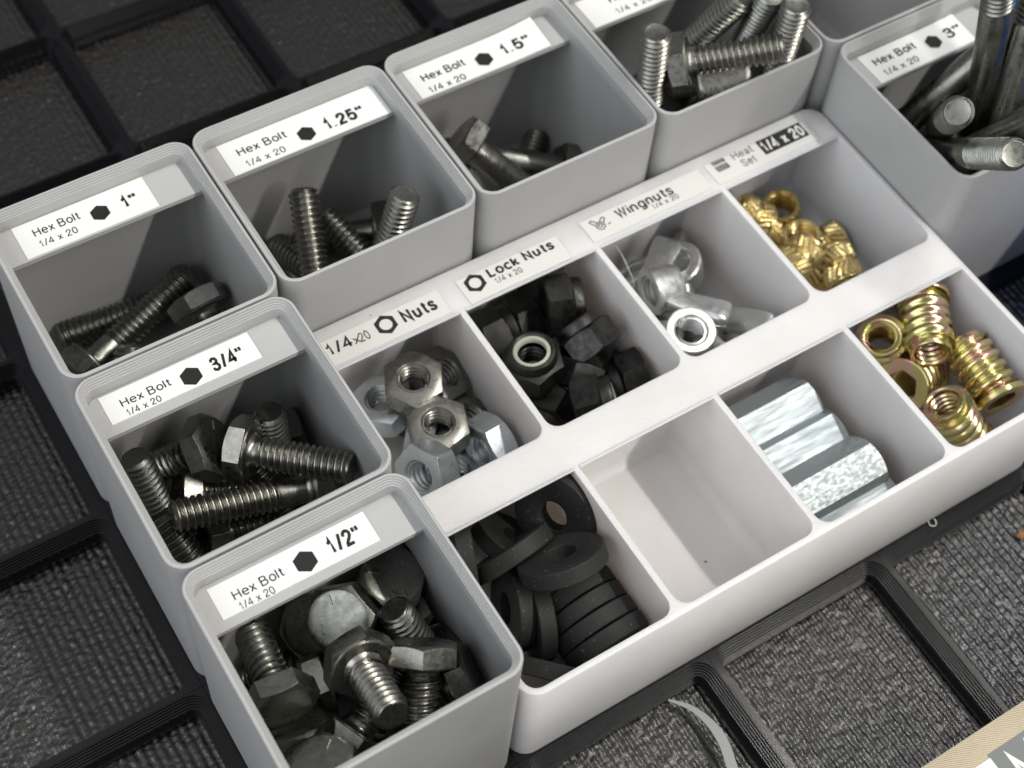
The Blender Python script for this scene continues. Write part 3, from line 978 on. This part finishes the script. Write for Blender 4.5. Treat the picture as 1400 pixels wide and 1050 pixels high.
POSES = [
    # group: [(kind, shank length, finish, marked head, base point mm, axis, roll, label)]
    ('short bolts in the 1/2" bin', [
        ('bolt', 12.7, 'plain', 0, (6.79, -65.91, 37.27), (0.115, 0.9837, -0.1379), 0, 'short bolt tilted thread up in the left back corner of the 1/2" bin'),
        ('bolt', 12.7, 'plain', 1, (21.8, -56.01, 35.95), (0.4924, 0.3946, -0.7757), 32, 'short bolt showing its big clean marked head just below the 1/2" label'),
        ('bolt', 12.7, 'plain', 1, (35.3, -50.85, 30.37), (-0.1934, 0.1624, -0.9676), 10, 'short bolt head half in shadow in the right back corner of the 1/2" bin'),
        ('bolt', 12.7, 'plain', 1, (18.73, -50.57, 25.78), (0.6208, 0.3138, -0.7184), 20, 'short bolt head partly hidden behind the big clean head in the 1/2" bin'),
        ('bolt', 12.7, 'plain', 0, (35.48, -65.07, 20.01), (-0.2616, 0.4039, 0.8766), 0, 'short bolt with only its stubby thread end poking out below the shadowed head'),
        ('bolt', 12.7, 'steel', 0, (21.17, -63.1, 36.23), (-0.0677, -0.8826, 0.4653), 12, 'short bolt pointing its shiny thread end outward in the middle of the 1/2" bin'),
        ('bolt', 12.7, 'steel', 0, (32.08, -66.79, 36.67), (-0.4482, -0.7099, -0.5433), 30, 'short bolt with a bright head facet, its thread hanging toward the front wall'),
        ('bolt', 12.7, 'steel', 0, (12.94, -60.16, 23.97), (0.9911, -0.1321, 0.018), 0, 'short bolt with its worn shiny head on edge in the 1/2" bin'),
        ('bolt', 12.7, 'plain', 0, (7.9, -66.08, 30.62), (-0.1132, -0.6751, -0.729), 15, 'short bolt head lying sideways against the left wall of the 1/2" bin'),
        ('bolt', 12.7, 'steel', 1, (7.34, -76.33, 36.01), (0.1389, -0.2424, -0.9602), 0, 'short bolt head facing up in the left front corner of the 1/2" bin'),
        ('bolt', 12.7, 'plain', 0, (38.69, -73.01, 28.46), (-0.8941, 0.2214, -0.3892), 25, 'dark short bolt head tucked in the right front corner of the 1/2" bin'),
        ('bolt', 12.7, 'plain', 0, (13.64, -72.15, 23.87), (0.8754, 0.3647, 0.3172), 0, 'dark short bolt deep in the 1/2" bin, left of the outward pointing one'),
        ('bolt', 12.7, 'plain', 0, (17.63, -71.4, 16.99), (0.7754, 0.5805, -0.2484), 0, 'dark short bolt deep in the 1/2" bin, under the outward pointing one'),
        ('bolt', 12.7, 'plain', 0, (39.99, -54.72, 18.54), (-0.9888, -0.0623, -0.1353), 0, 'dark short bolt low in the shadow beside the right wall of the 1/2" bin'),
        ('bolt', 12.7, 'plain', 0, (21.46, -52.81, 15.29), (-0.8541, 0.3846, -0.3501), 0, 'dark short bolt low in the middle of the 1/2" bin'),
    ]),
    ('bolts in the 3/4" bin', [
        ('bolt', 19.05, 'plain', 0, (7.41, -17.15, 12.39), (-0.0559, 0.3632, 0.93), 0, 'bolt leaning thread up against the left wall of the 3/4" bin'),
        ('bolt', 19.05, 'plain', 1, (20.14, -12.75, 31.99), (-0.7551, 0.4044, -0.5161), 20, 'bolt with a colour tinted head facet near the back of the 3/4" bin'),
        ('bolt', 19.05, 'steel', 0, (22.77, -13.23, 29.59), (0.6992, -0.7058, 0.1143), 25, 'clean bolt lying on its side with a large bright head in the 3/4" bin'),
        ('bolt', 19.05, 'plain', 0, (31.08, -34.07, 11.36), (-0.2048, 0.8373, 0.5069), 0, 'bolt with its thread end resting against the large bright head'),
        ('bolt', 25.4, 'steel', 0, (35.66, -25.03, 22.57), (-0.9655, 0.1587, 0.2067), 8, 'longest bolt in the 3/4" bin, lying across the front with worn crests'),
        ('bolt', 19.05, 'steel', 0, (11.5, -11.2, 20.55), (0.8959, -0.325, -0.3028), 28, 'clean bolt with a grey head behind the longest bolt in the 3/4" bin'),
        ('bolt', 19.05, 'plain', 0, (9.65, -34.36, 10.73), (-0.1586, 0.7545, 0.6368), 0, 'bolt with a shiny flat thread end at the left front of the 3/4" bin'),
        ('bolt', 19.05, 'plain', 0, (31.55, -13.55, 7.47), (0.0143, 0.149, 0.9887), 0, 'shadowed bolt standing thread up at the back of the 3/4" bin'),
        ('bolt', 19.05, 'plain', 0, (12.28, -18.84, 13.18), (0.9753, -0.1499, -0.1622), 0, 'dark bolt under the longest bolt in the 3/4" bin'),
        ('bolt', 19.05, 'plain', 0, (39.57, -8.32, 13.96), (-0.9727, 0.1619, -0.1662), 0, 'dark bolt lying in the right back corner of the 3/4" bin'),
    ]),
    ('bolts in the 1" bin', [
        ('bolt', 25.4, 'plain', 0, (6.45, 24.53, 15.33), (0.945, 0.2888, 0.1534), 0, 'long bolt lying diagonally across the 1" bin, its thread end toward the tab'),
        ('bolt', 25.4, 'plain', 0, (36.47, 34.38, 12.95), (-0.9906, 0.1241, -0.0569), 0, 'bolt lying level in the left back corner of the 1" bin'),
        ('bolt', 12.7, 'steel', 0, (11.1, 11.25, 10.52), (0.363, 0.6351, 0.6818), 0, 'bolt showing a clean round thread end at the front of the 1" bin'),
        ('bolt', 19.05, 'plain', 0, (33.71, 27.85, 20.8), (0.0572, -0.9147, -0.4002), 0, 'bolt with its dark head beside the right wall of the 1" bin'),
    ]),
    ('bolts in the 1.25" bin', [
        ('bolt', 31.75, 'steel', 0, (51.03, 3.77, 14.51), (0.3036, 0.8302, 0.4674), 0, 'shiny bolt leaning thread up near the left wall of the 1.25" bin'),
        ('bolt', 25.4, 'plain', 0, (73.39, 6.06, 11.9), (-0.2612, 0.9071, 0.3302), 0, 'brownish bolt leaning behind the shiny one in the 1.25" bin'),
        ('bolt', 31.75, 'steel', 0, (63.9, 12.63, 9.77), (0.2931, 0.0151, 0.956), 0, 'bolt standing upright with a flat grey end in the 1.25" bin'),
        ('bolt', 31.75, 'plain', 0, (63.59, 2.81, 22.83), (-0.2172, 0.9395, -0.2647), 0, 'bolt lying deep along the left wall of the 1.25" bin'),
        ('bolt', 25.4, 'plain', 0, (80.36, 28.88, 13.1), (-0.9328, 0.3375, -0.1263), 0, 'dark bolt lying on the floor of the 1.25" bin'),
    ]),
    ('bolts in the 1.5" bin', [
        ('bolt', 38.1, 'steel', 0, (96.84, 30.45, 31.19), (0.5294, -0.6568, -0.537), 10, 'bolt with a plain shank along the left wall of the 1.5" bin'),
        ('bolt', 38.1, 'plain', 0, (92.05, 8.15, 12.98), (0.7269, 0.6852, -0.0457), 0, 'black bolt lying in the shadow of the 1.5" bin'),
        ('bolt', 38.1, 'plain', 0, (122.32, 21.93, 14.25), (-0.8641, 0.3988, 0.307), 0, 'dark bolt head in the right front corner of the 1.5" bin'),
    ]),
    ('bolts in the 2" bin', [
        ('bolt', 50.8, 'steel', 0, (133.49, 11.62, 7.26), (-0.0656, 0.0018, 0.9978), 0, 'bolt standing upright in the left front corner of the 2" bin'),
        ('bolt', 50.8, 'plain', 0, (141.56, 35.65, 9.35), (0.2336, -0.3847, 0.893), 0, 'bolt slanting back behind the upright one in the 2" bin'),
        ('bolt', 50.8, 'plain', 0, (160.57, 25.35, 8.13), (-0.0537, -0.2751, 0.9599), 0, 'thin lit bolt slanting in the middle of the 2" bin'),
        ('bolt', 50.8, 'steel', 0, (160.65, 7.8, 8.31), (-0.0397, -0.0716, 0.9966), 0, 'bolt with its thread end above the right back rim of the 2" bin'),
        ('bolt', 19.05, 'steel', 0, (135.32, 12.03, 50.21), (0.7727, -0.5459, 0.324), 0, 'bolt lying across with its round end above the front rim of the 2" bin'),
        ('bolt', 50.8, 'steel', 1, (144.55, 5.34, 48.76), (0.3207, 0.5796, -0.7492), 15, 'bolt showing a large marked head face at the front of the 2" bin'),
    ]),
    ('bolts in the 3" bin', [
        ('bolt', 76.2, 'plain', 0, (199.57, -23.17, 14.54), (-0.2598, 0.011, 0.9656), 0, 'long bolt with a plain shank standing in front of the 3" label'),
        ('bolt', 76.2, 'plain', 0, (204.3, -6.57, 10.08), (-0.5333, -0.3946, 0.7482), 0, 'long bolt poking its round thread end over the left rim of the 3" bin'),
        ('bolt', 76.2, 'plain', 0, (191.93, -5.57, 10.24), (-0.3488, -0.5684, 0.7451), 0, 'long bolt leaning out over the front rim of the 3" bin, end face shining'),
        ('bolt', 76.2, 'plain', 0, (185.74, -15.65, 10.27), (0.0463, -0.4523, 0.8907), 0, 'dark long bolt behind the one lying over the front rim'),
        ('bolt', 76.2, 'plain', 0, (194.29, -34.96, 7.68), (-0.0279, 0.169, 0.9852), 0, 'dark long bolt leaning against the right rim of the 3" bin'),
        ('bolt', 76.2, 'plain', 0, (174.02, -6.56, 8.76), (0.4052, -0.2378, 0.8827), 0, 'dark long bolt slanting deep under the 3" label'),
    ]),
    ('hex nuts in the white tray', [
        ('nut', 0, 'steel', 0, (60.96, -13.9, 19.94), (-0.0815, -0.0267, 0.9963), 2, 'dull oiled hex nut lying on top of the nut pile'),
        ('nut', 0, 'steel', 0, (60.06, -24.45, 18.89), (-0.0268, -0.025, 0.9993), 10, 'dull scratched hex nut next to the topmost oiled one'),
        ('nut', 0, 'zinc', 0, (55.32, -11.63, 12.51), (-0.058, 0.1115, 0.9885), 20, 'shiny zinc hex nut tucked under the topmost oiled nut'),
        ('nut', 0, 'zinc', 0, (59.56, -23.26, 13.58), (-0.7748, 0.6212, 0.1174), 8, 'shiny zinc hex nut standing on edge beside the 3/4" bin'),
        ('nut', 0, 'zinc', 0, (55.93, -31.15, 19.93), (-0.8627, -0.1913, 0.4682), 18, 'shiny zinc hex nut tilted with its bore showing by the 1/2" bin corner'),
        ('nut', 0, 'zinc', 0, (60.68, -30.98, 9.18), (-0.0173, 0.1399, 0.99), 5, 'shiny zinc hex nut lying low under the scratched nut'),
        ('nut', 0, 'zinc', 0, (70.49, -30.98, 18.72), (-0.9894, -0.1174, 0.0853), 28, 'grey zinc hex nut resting on edge by the right wall'),
        ('nut', 0, 'plain', 0, (66.69, -11.17, 14.18), (0.3684, -0.2336, 0.8998), 14, 'dark hex nut in shadow behind the topmost oiled nut'),
        ('nut', 0, 'plain', 0, (66.64, -22.02, 11.14), (0.3939, -0.1045, 0.9132), 25, 'dark hex nut in shadow right of the scratched nut'),
        ('nut', 0, 'plain', 0, (63.35, -13.97, 7.24), (-0.0438, -0.0226, 0.9988), 3, 'dark hex nut low between the two oiled nuts'),
    ]),
    ('black lock nuts in the white tray', [
        ('lock', 0, '', 0, (82.63, -23.15, 22.22), (-0.094, 0.0779, 0.9925), 10, 'black lock nut with its pale nylon ring facing up'),
        ('lock', 0, '', 0, (95.69, -25.91, 23.07), (-0.1497, 0.9054, 0.3972), 20, 'black lock nut standing tilted behind the one with its ring facing up'),
        ('lock', 0, '', 0, (92.25, -11.36, 24.41), (0.9319, -0.3613, 0.0321), 0, 'black lock nut at the back, half in the shadow of the wall'),
        ('lock', 0, '', 0, (92.19, -6.85, 15.46), (0.9998, 0.0133, 0.0114), 33, 'black lock nut low at the back under the tab'),
        ('lock', 0, '', 0, (92.58, -8.48, 17.6), (-0.9957, 0.0578, -0.0727), 12, 'black lock nut behind the one with its nylon ring facing up'),
        ('lock', 0, '', 0, (85.29, -8.64, 16.65), (-0.9902, 0.0554, -0.1283), 25, 'black lock nut partly hidden by the left divider'),
        ('lock', 0, '', 0, (92.65, -24.8, 21.56), (-0.6289, -0.5244, -0.5741), 30, 'lock nut with a worn grey facet in the middle of the pile'),
        ('lock', 0, '', 0, (96.59, -20.68, 12.86), (0.4619, -0.8854, -0.0527), 5, 'black lock nut behind the worn grey one'),
        ('lock', 0, '', 0, (86.75, -27.97, 18.5), (-0.8173, -0.4389, -0.3733), 15, 'black lock nut in the left front corner of the pile'),
        ('lock', 0, '', 0, (85.1, -34.68, 22.95), (0.8702, -0.3644, 0.3316), 0, 'broad black lock nut on edge along the front wall'),
        ('lock', 0, '', 0, (103.24, -33.16, 19.32), (-0.9553, 0.2238, -0.193), 18, 'black lock nut in the right front corner of the pile'),
        ('lock', 0, '', 0, (85.46, -21.54, 8.53), (-0.1511, 0.3353, 0.9299), 18, 'black lock nut low under the one with its nylon ring facing up'),
    ]),
    ('cast zinc wing nuts in the white tray', [
        ('wing', 0, '', 0, (113.98, -31.92, 25.98), (0.0918, 0.1308, -0.9872), 49.4, 'wing nut upside down, its round base ring facing up at the front'),
        ('wing', 0, '', 0, (124.97, -12.87, 19.5), (0.4073, -0.1554, -0.9), 7.1, 'wing nut upside down with a wing toward the right wall'),
        ('wing', 0, '', 0, (113.28, -18.61, 23.32), (0.9901, -0.1242, -0.0658), 169.4, 'wing nut with a broad flat bright wing in the middle of the pile'),
        ('wing', 0, '', 0, (114.67, -21.96, 19.36), (0.2091, -0.2648, -0.9414), 138.9, 'wing nut low under the front one, base ring just showing'),
        ('wing', 0, '', 0, (116.69, -8.33, 16.34), (0.2639, -0.685, -0.6791), 180, 'wing nut at the left divider under the stray plastic hair'),
        ('wing', 0, '', 0, (124.41, -24.96, 15.1), (-0.3737, -0.9205, 0.1141), 39.1, 'wing nut under the front one with a wing along the front wall'),
    ]),
    ('brass heat-set inserts in the white tray', [
        ('hsi', 0, '', 0, (150.8, -12.29, 15.85), (-0.6649, 0.6726, 0.325), 0, 'knurled brass insert lying on its side at the back of the pile'),
        ('hsi', 0, '', 0, (158.99, -8.18, 7.79), (-0.2681, -0.1033, 0.9578), 0, 'knurled brass insert standing with its bore up at the back'),
        ('hsi', 0, '', 0, (155.52, -16.73, 10.4), (-0.7474, 0.617, 0.2466), 0, 'knurled brass insert on its side by the divider below the back pair'),
        ('hsi', 0, '', 0, (153.43, -21.19, 13.15), (-0.1664, 0.0784, 0.9829), 0, 'knurled brass insert standing with its bore up in the middle'),
        ('hsi', 0, '', 0, (150.48, -25.05, 23.25), (-0.9164, -0.2786, -0.2873), 0, 'knurled brass insert on its side between the two standing ones'),
        ('hsi', 0, '', 0, (157.41, -20.53, 10.66), (0.9421, -0.1096, 0.317), 0, 'knurled brass insert lying out toward the right of the pile'),
        ('hsi', 0, '', 0, (156.16, -26.48, 19.25), (-0.2109, -0.9556, -0.2056), 0, 'knurled brass insert with its open end toward the front wall'),
        ('hsi', 0, '', 0, (155.5, -30.72, 10.21), (-0.5964, 0.7245, 0.3455), 0, 'knurled brass insert on its side in the front corner'),
    ]),
    ('thick black rubber washers in the white tray', [
        ('washer', 0, '', 0, (70.2, -51.92, 23.58), (-0.8225, -0.3082, 0.4432), 0, 'rubber washer leaning on the right wall, its hole facing out'),
        ('washer', 0, '', 0, (58.1, -56.12, 21.85), (-0.116, 0.9052, 0.4043), 0, 'rubber washer seen edge on, slanting across the pile'),
        ('washer', 0, '', 0, (63.1, -63.78, 27.13), (0.0251, 0.7166, 0.7414), 0, 'rubber washer tilted on top of the row, face and hole showing'),
        ('washer', 0, '', 0, (64.84, -64.61, 17.39), (0.0397, -0.9921, -0.1191), 0, 'rubber washer standing on edge, first in the tight row under the tilted one'),
        ('washer', 0, '', 0, (64.74, -68.12, 17.89), (0.0395, -0.9882, -0.1482), 0, 'rubber washer standing on edge, second in the tight row from the tilted one'),
        ('washer', 0, '', 0, (64.64, -71.63, 18.38), (0.0393, -0.9834, -0.177), 0, 'rubber washer standing on edge, third in the tight row from the tilted one'),
        ('washer', 0, '', 0, (64.54, -75.14, 18.88), (0.0391, -0.9779, -0.2054), 0, 'rubber washer standing on edge, last in the tight row against the front wall'),
        ('washer', 0, '', 0, (55.37, -62.55, 17.52), (-0.9396, 0.2939, 0.1754), 0, 'rubber washer leaning on the left wall, closest to the 1/2" bin'),
        ('washer', 0, '', 0, (58.06, -66.24, 17.36), (-0.9533, 0.293, 0.0736), 0, 'rubber washer between the leaning one and the tight row'),
        ('washer', 0, '', 0, (51.95, -76.96, 17.2), (0.6452, 0.6492, 0.4029), 0, 'rubber washer lying in the left front corner of the tray'),
        ('washer', 0, '', 0, (51.49, -50.87, 22.33), (-0.9409, 0.3355, -0.0472), 0, 'rubber washer on edge by the left wall near the rib'),
        ('washer', 0, '', 0, (59.43, -51.73, 17.27), (0.6674, 0.2206, 0.7113), 0, 'rubber washer lying in the shadow under the rib behind the slanting one'),
    ]),
    ('gold threaded inserts in the white tray', [
        ('scr', 0, '', 0, (147.25, -51.85, 24.99), (0.3849, 0.1435, -0.9117), 0, 'gold threaded insert standing plain end up by the divider'),
        ('scr', 0, '', 0, (152.38, -60.63, 26.04), (0.5564, 0.8276, -0.074), 0, 'gold threaded insert with its bore facing out, tail under the rib'),
        ('scr', 0, '', 0, (159.28, -58.23, 11.71), (-0.8423, -0.1872, 0.5054), 0, 'pinkish gold threaded insert showing its flat flange ring'),
        ('scr', 0, '', 0, (146.51, -70.93, 27), (0.4124, -0.3973, -0.8198), 0, 'gold threaded insert standing plain end up by the front wall'),
        ('scr', 0, '', 0, (161.79, -60.36, 23.53), (-0.1158, -0.9896, -0.0857), 0, 'gold threaded insert lying along the right wall, socket facing out'),
    ]),
]

heads = {k: head_mesh(M[k]) for k in ('plain', 'steel')}
marks = {k: marking_mesh(M[k]) for k in ('plain', 'steel')}
shanks = {}
nuts = {k: nut_mesh('hex_nut', 5.55, M[k]) for k in ('zinc', 'steel', 'plain')}
lock_body, lock_ring = lock_nut_meshes()
wing_hub, wing_a, wing_b = wing_nut_meshes()
insert_me = insert_mesh()
screw_body, screw_flange = screw_insert_meshes()
washer_me = washer_mesh()
KIND = {'bolt': ('hex_bolt', 'bolt'), 'nut': ('hex_nut', 'nut'), 'lock': ('lock_nut', 'lock nut'), 'wing': ('wing_nut', 'wing nut'),
        'hsi': ('heat_set_insert', 'insert'), 'scr': ('threaded_insert', 'insert'), 'washer': ('rubber_washer', 'washer')}
for group, items in POSES:
    for kind, L, finish, marked, base, axis, roll, label in items:
        name, cat = KIND[kind]
        data = {'nut': nuts.get(finish), 'hsi': insert_me, 'washer': washer_me}.get(kind)
        o = link(name, data)
        frame(o, Vector(base), Vector(axis), roll)
        tag(o, label, cat, group)
        if kind == 'bolt':
            h = link('head', heads[finish], o)
            if marked:
                link('marking', marks[finish], h)
            if (L, finish) not in shanks:
                shanks[(L, finish)] = shank_mesh(L, M[finish])
            link('shank', shanks[(L, finish)], o)
        elif kind == 'lock':
            link('body', lock_body, o)
            link('nylon_ring', lock_ring, o)
        elif kind == 'wing':
            link('hub', wing_hub, o)
            link('wing', wing_a, o)
            link('wing', wing_b, o)
        elif kind == 'scr':
            link('body', screw_body, o)
            link('flange', screw_flange, o)

# --- coupling nuts
cm = coupling_mesh()
cm_pit = cm.copy()
cm_pit.materials[0] = M['pitted']
def coupling(end_px, zc, label, tilt, dz=0.0, yaw=0.0, cm=cm):
    """axis close to +x; end_px = centre of the visible right end"""
    e = at(end_px, zc)
    d = Vector((1, yaw, dz)).normalized()
    o = link('coupling_nut', cm)
    z = d
    x = Vector((0, 0, 1))
    x = (x - z * x.dot(z)).normalized()
    y = z.cross(x)
    m = Matrix((x, y, z)).transposed() @ Matrix.Rotation(math.radians(tilt), 3, 'Z')
    o.location = (e - d * 22.2) * S
    o.rotation_euler = m.to_euler()
    tag(o, label, 'coupling nut', 'zinc coupling nuts in the white tray')
coupling((1104, 549), 14.5, 'long zinc hex coupling nut at the back, under the rib', 50)
coupling((1140, 592), 13.5, 'long zinc hex coupling nut second from the rib', 46)
coupling((1190, 632), 17.5, 'long zinc hex coupling nut with dark pits and a rusty spot', 48, 0.02, 0.0, cm_pit)
coupling((1212, 676), 13.0, 'long zinc hex coupling nut against the front wall', 44)

# ------------------------------------------------------------------ scraps
def ribbon(name, pts, width, thick, mat, up):
    v, f = [], []
    n = len(pts)
    for i, p_ in enumerate(pts):
        a, c = pts[max(i - 1, 0)], pts[min(i + 1, n - 1)]
        d = (c - a).normalized()
        u = up[i] if isinstance(up, list) else up
        side = d.cross(u).normalized()
        nn = side.cross(d).normalized()
        w_ = width[i] if isinstance(width, list) else width
        for sx, sz in ((-1, -1), (1, -1), (1, 1), (-1, 1)):
            q = p_ + side * (sx * w_ / 2) + nn * (sz * thick / 2)
            v.append(tuple(q))
    for i in range(n - 1):
        for k in range(4):
            f.append((4 * i + k, 4 * i + (k + 1) % 4, 4 * i + 4 + (k + 1) % 4, 4 * i + 4 + k))
    f += [(3, 2, 1, 0), tuple(4 * (n - 1) + k for k in range(4))]
    return link(name, mesh_from(name, v, f, mat, 40))

def spline(pts, m=8):
    out = []
    P = [pts[0]] + pts + [pts[-1]]
    for i in range(1, len(P) - 2):
        for k in range(m):
            t = k / m
            a, b_, c, d = P[i - 1], P[i], P[i + 1], P[i + 2]
            out.append(0.5 * ((2 * b_) + (c - a) * t + (2 * a - 5 * b_ + 4 * c - d) * t * t + (3 * b_ - a - 3 * c + d) * t ** 3))
    out.append(pts[-1])
    return out
pts = spline([at((914, 957), 1.2), at((945, 968), 2.2), at((972, 990), 3.2), at((990, 1017), 3.8), at((1003, 1056), 4.0)])
o = ribbon('plastic_strip', pts, [0.4 + 1.5 * min(1, 1.6 * i / len(pts)) for i in range(len(pts))], 0.45, M['strip'], Vector((-0.25, -0.25, 1)))
tag(o, 'curled grey plastic strip lying in a baseplate cell in front of the white tray', 'plastic strip')
pts = spline([at((842, 336), 26), at((852, 352), 24), at((862, 374), 23), at((867, 388), 22.5), at((864, 394), 22.3), at((860, 393), 22.2)])
o = ribbon('plastic_hair', pts, 0.14, 0.14, M['hair'], Vector((0, 0, 1)))
tag(o, 'fine white plastic hair hanging over the wing nuts', 'plastic hair')
pts = spline([at((1269, 712), 5.2), at((1272, 718), 5.25), at((1278, 719), 5.25), at((1280, 714), 5.2), at((1277, 709), 5.2)])
o = ribbon('plastic_hair', pts, 0.13, 0.1, M['hair'], Vector((0, 0, 1)))
tag(o, 'tiny looped plastic hair on the black baseplate edge before the white tray', 'plastic hair')

def crumb(px, z, r_, mat, label):
    bm = bmesh.new()
    bmesh.ops.create_icosphere(bm, subdivisions=2, radius=r_ * S)
    for v in bm.verts:
        v.co *= random.uniform(0.65, 1.2)
        v.co.z *= 0.6
    me = bpy.data.meshes.new('crumb')
    bm.to_mesh(me)
    bm.free()
    me.materials.append(mat)
    o = link('crumb', me, None, at(px, z))
    tag(o, label, 'crumb')
crumb((1396, 731), 0.1, 1.0, M['crumb'], 'orange brown crumb on the grey liner in front of the white tray')
crumb((1043, 988), 0.0, 0.6, M['crumb2'], 'pale tan crumb on the grey liner beside the baseplate rib')
crumb((965, 768), 7.4, 0.22, M['ink'], 'tiny dark crumb on the floor of the empty compartment')
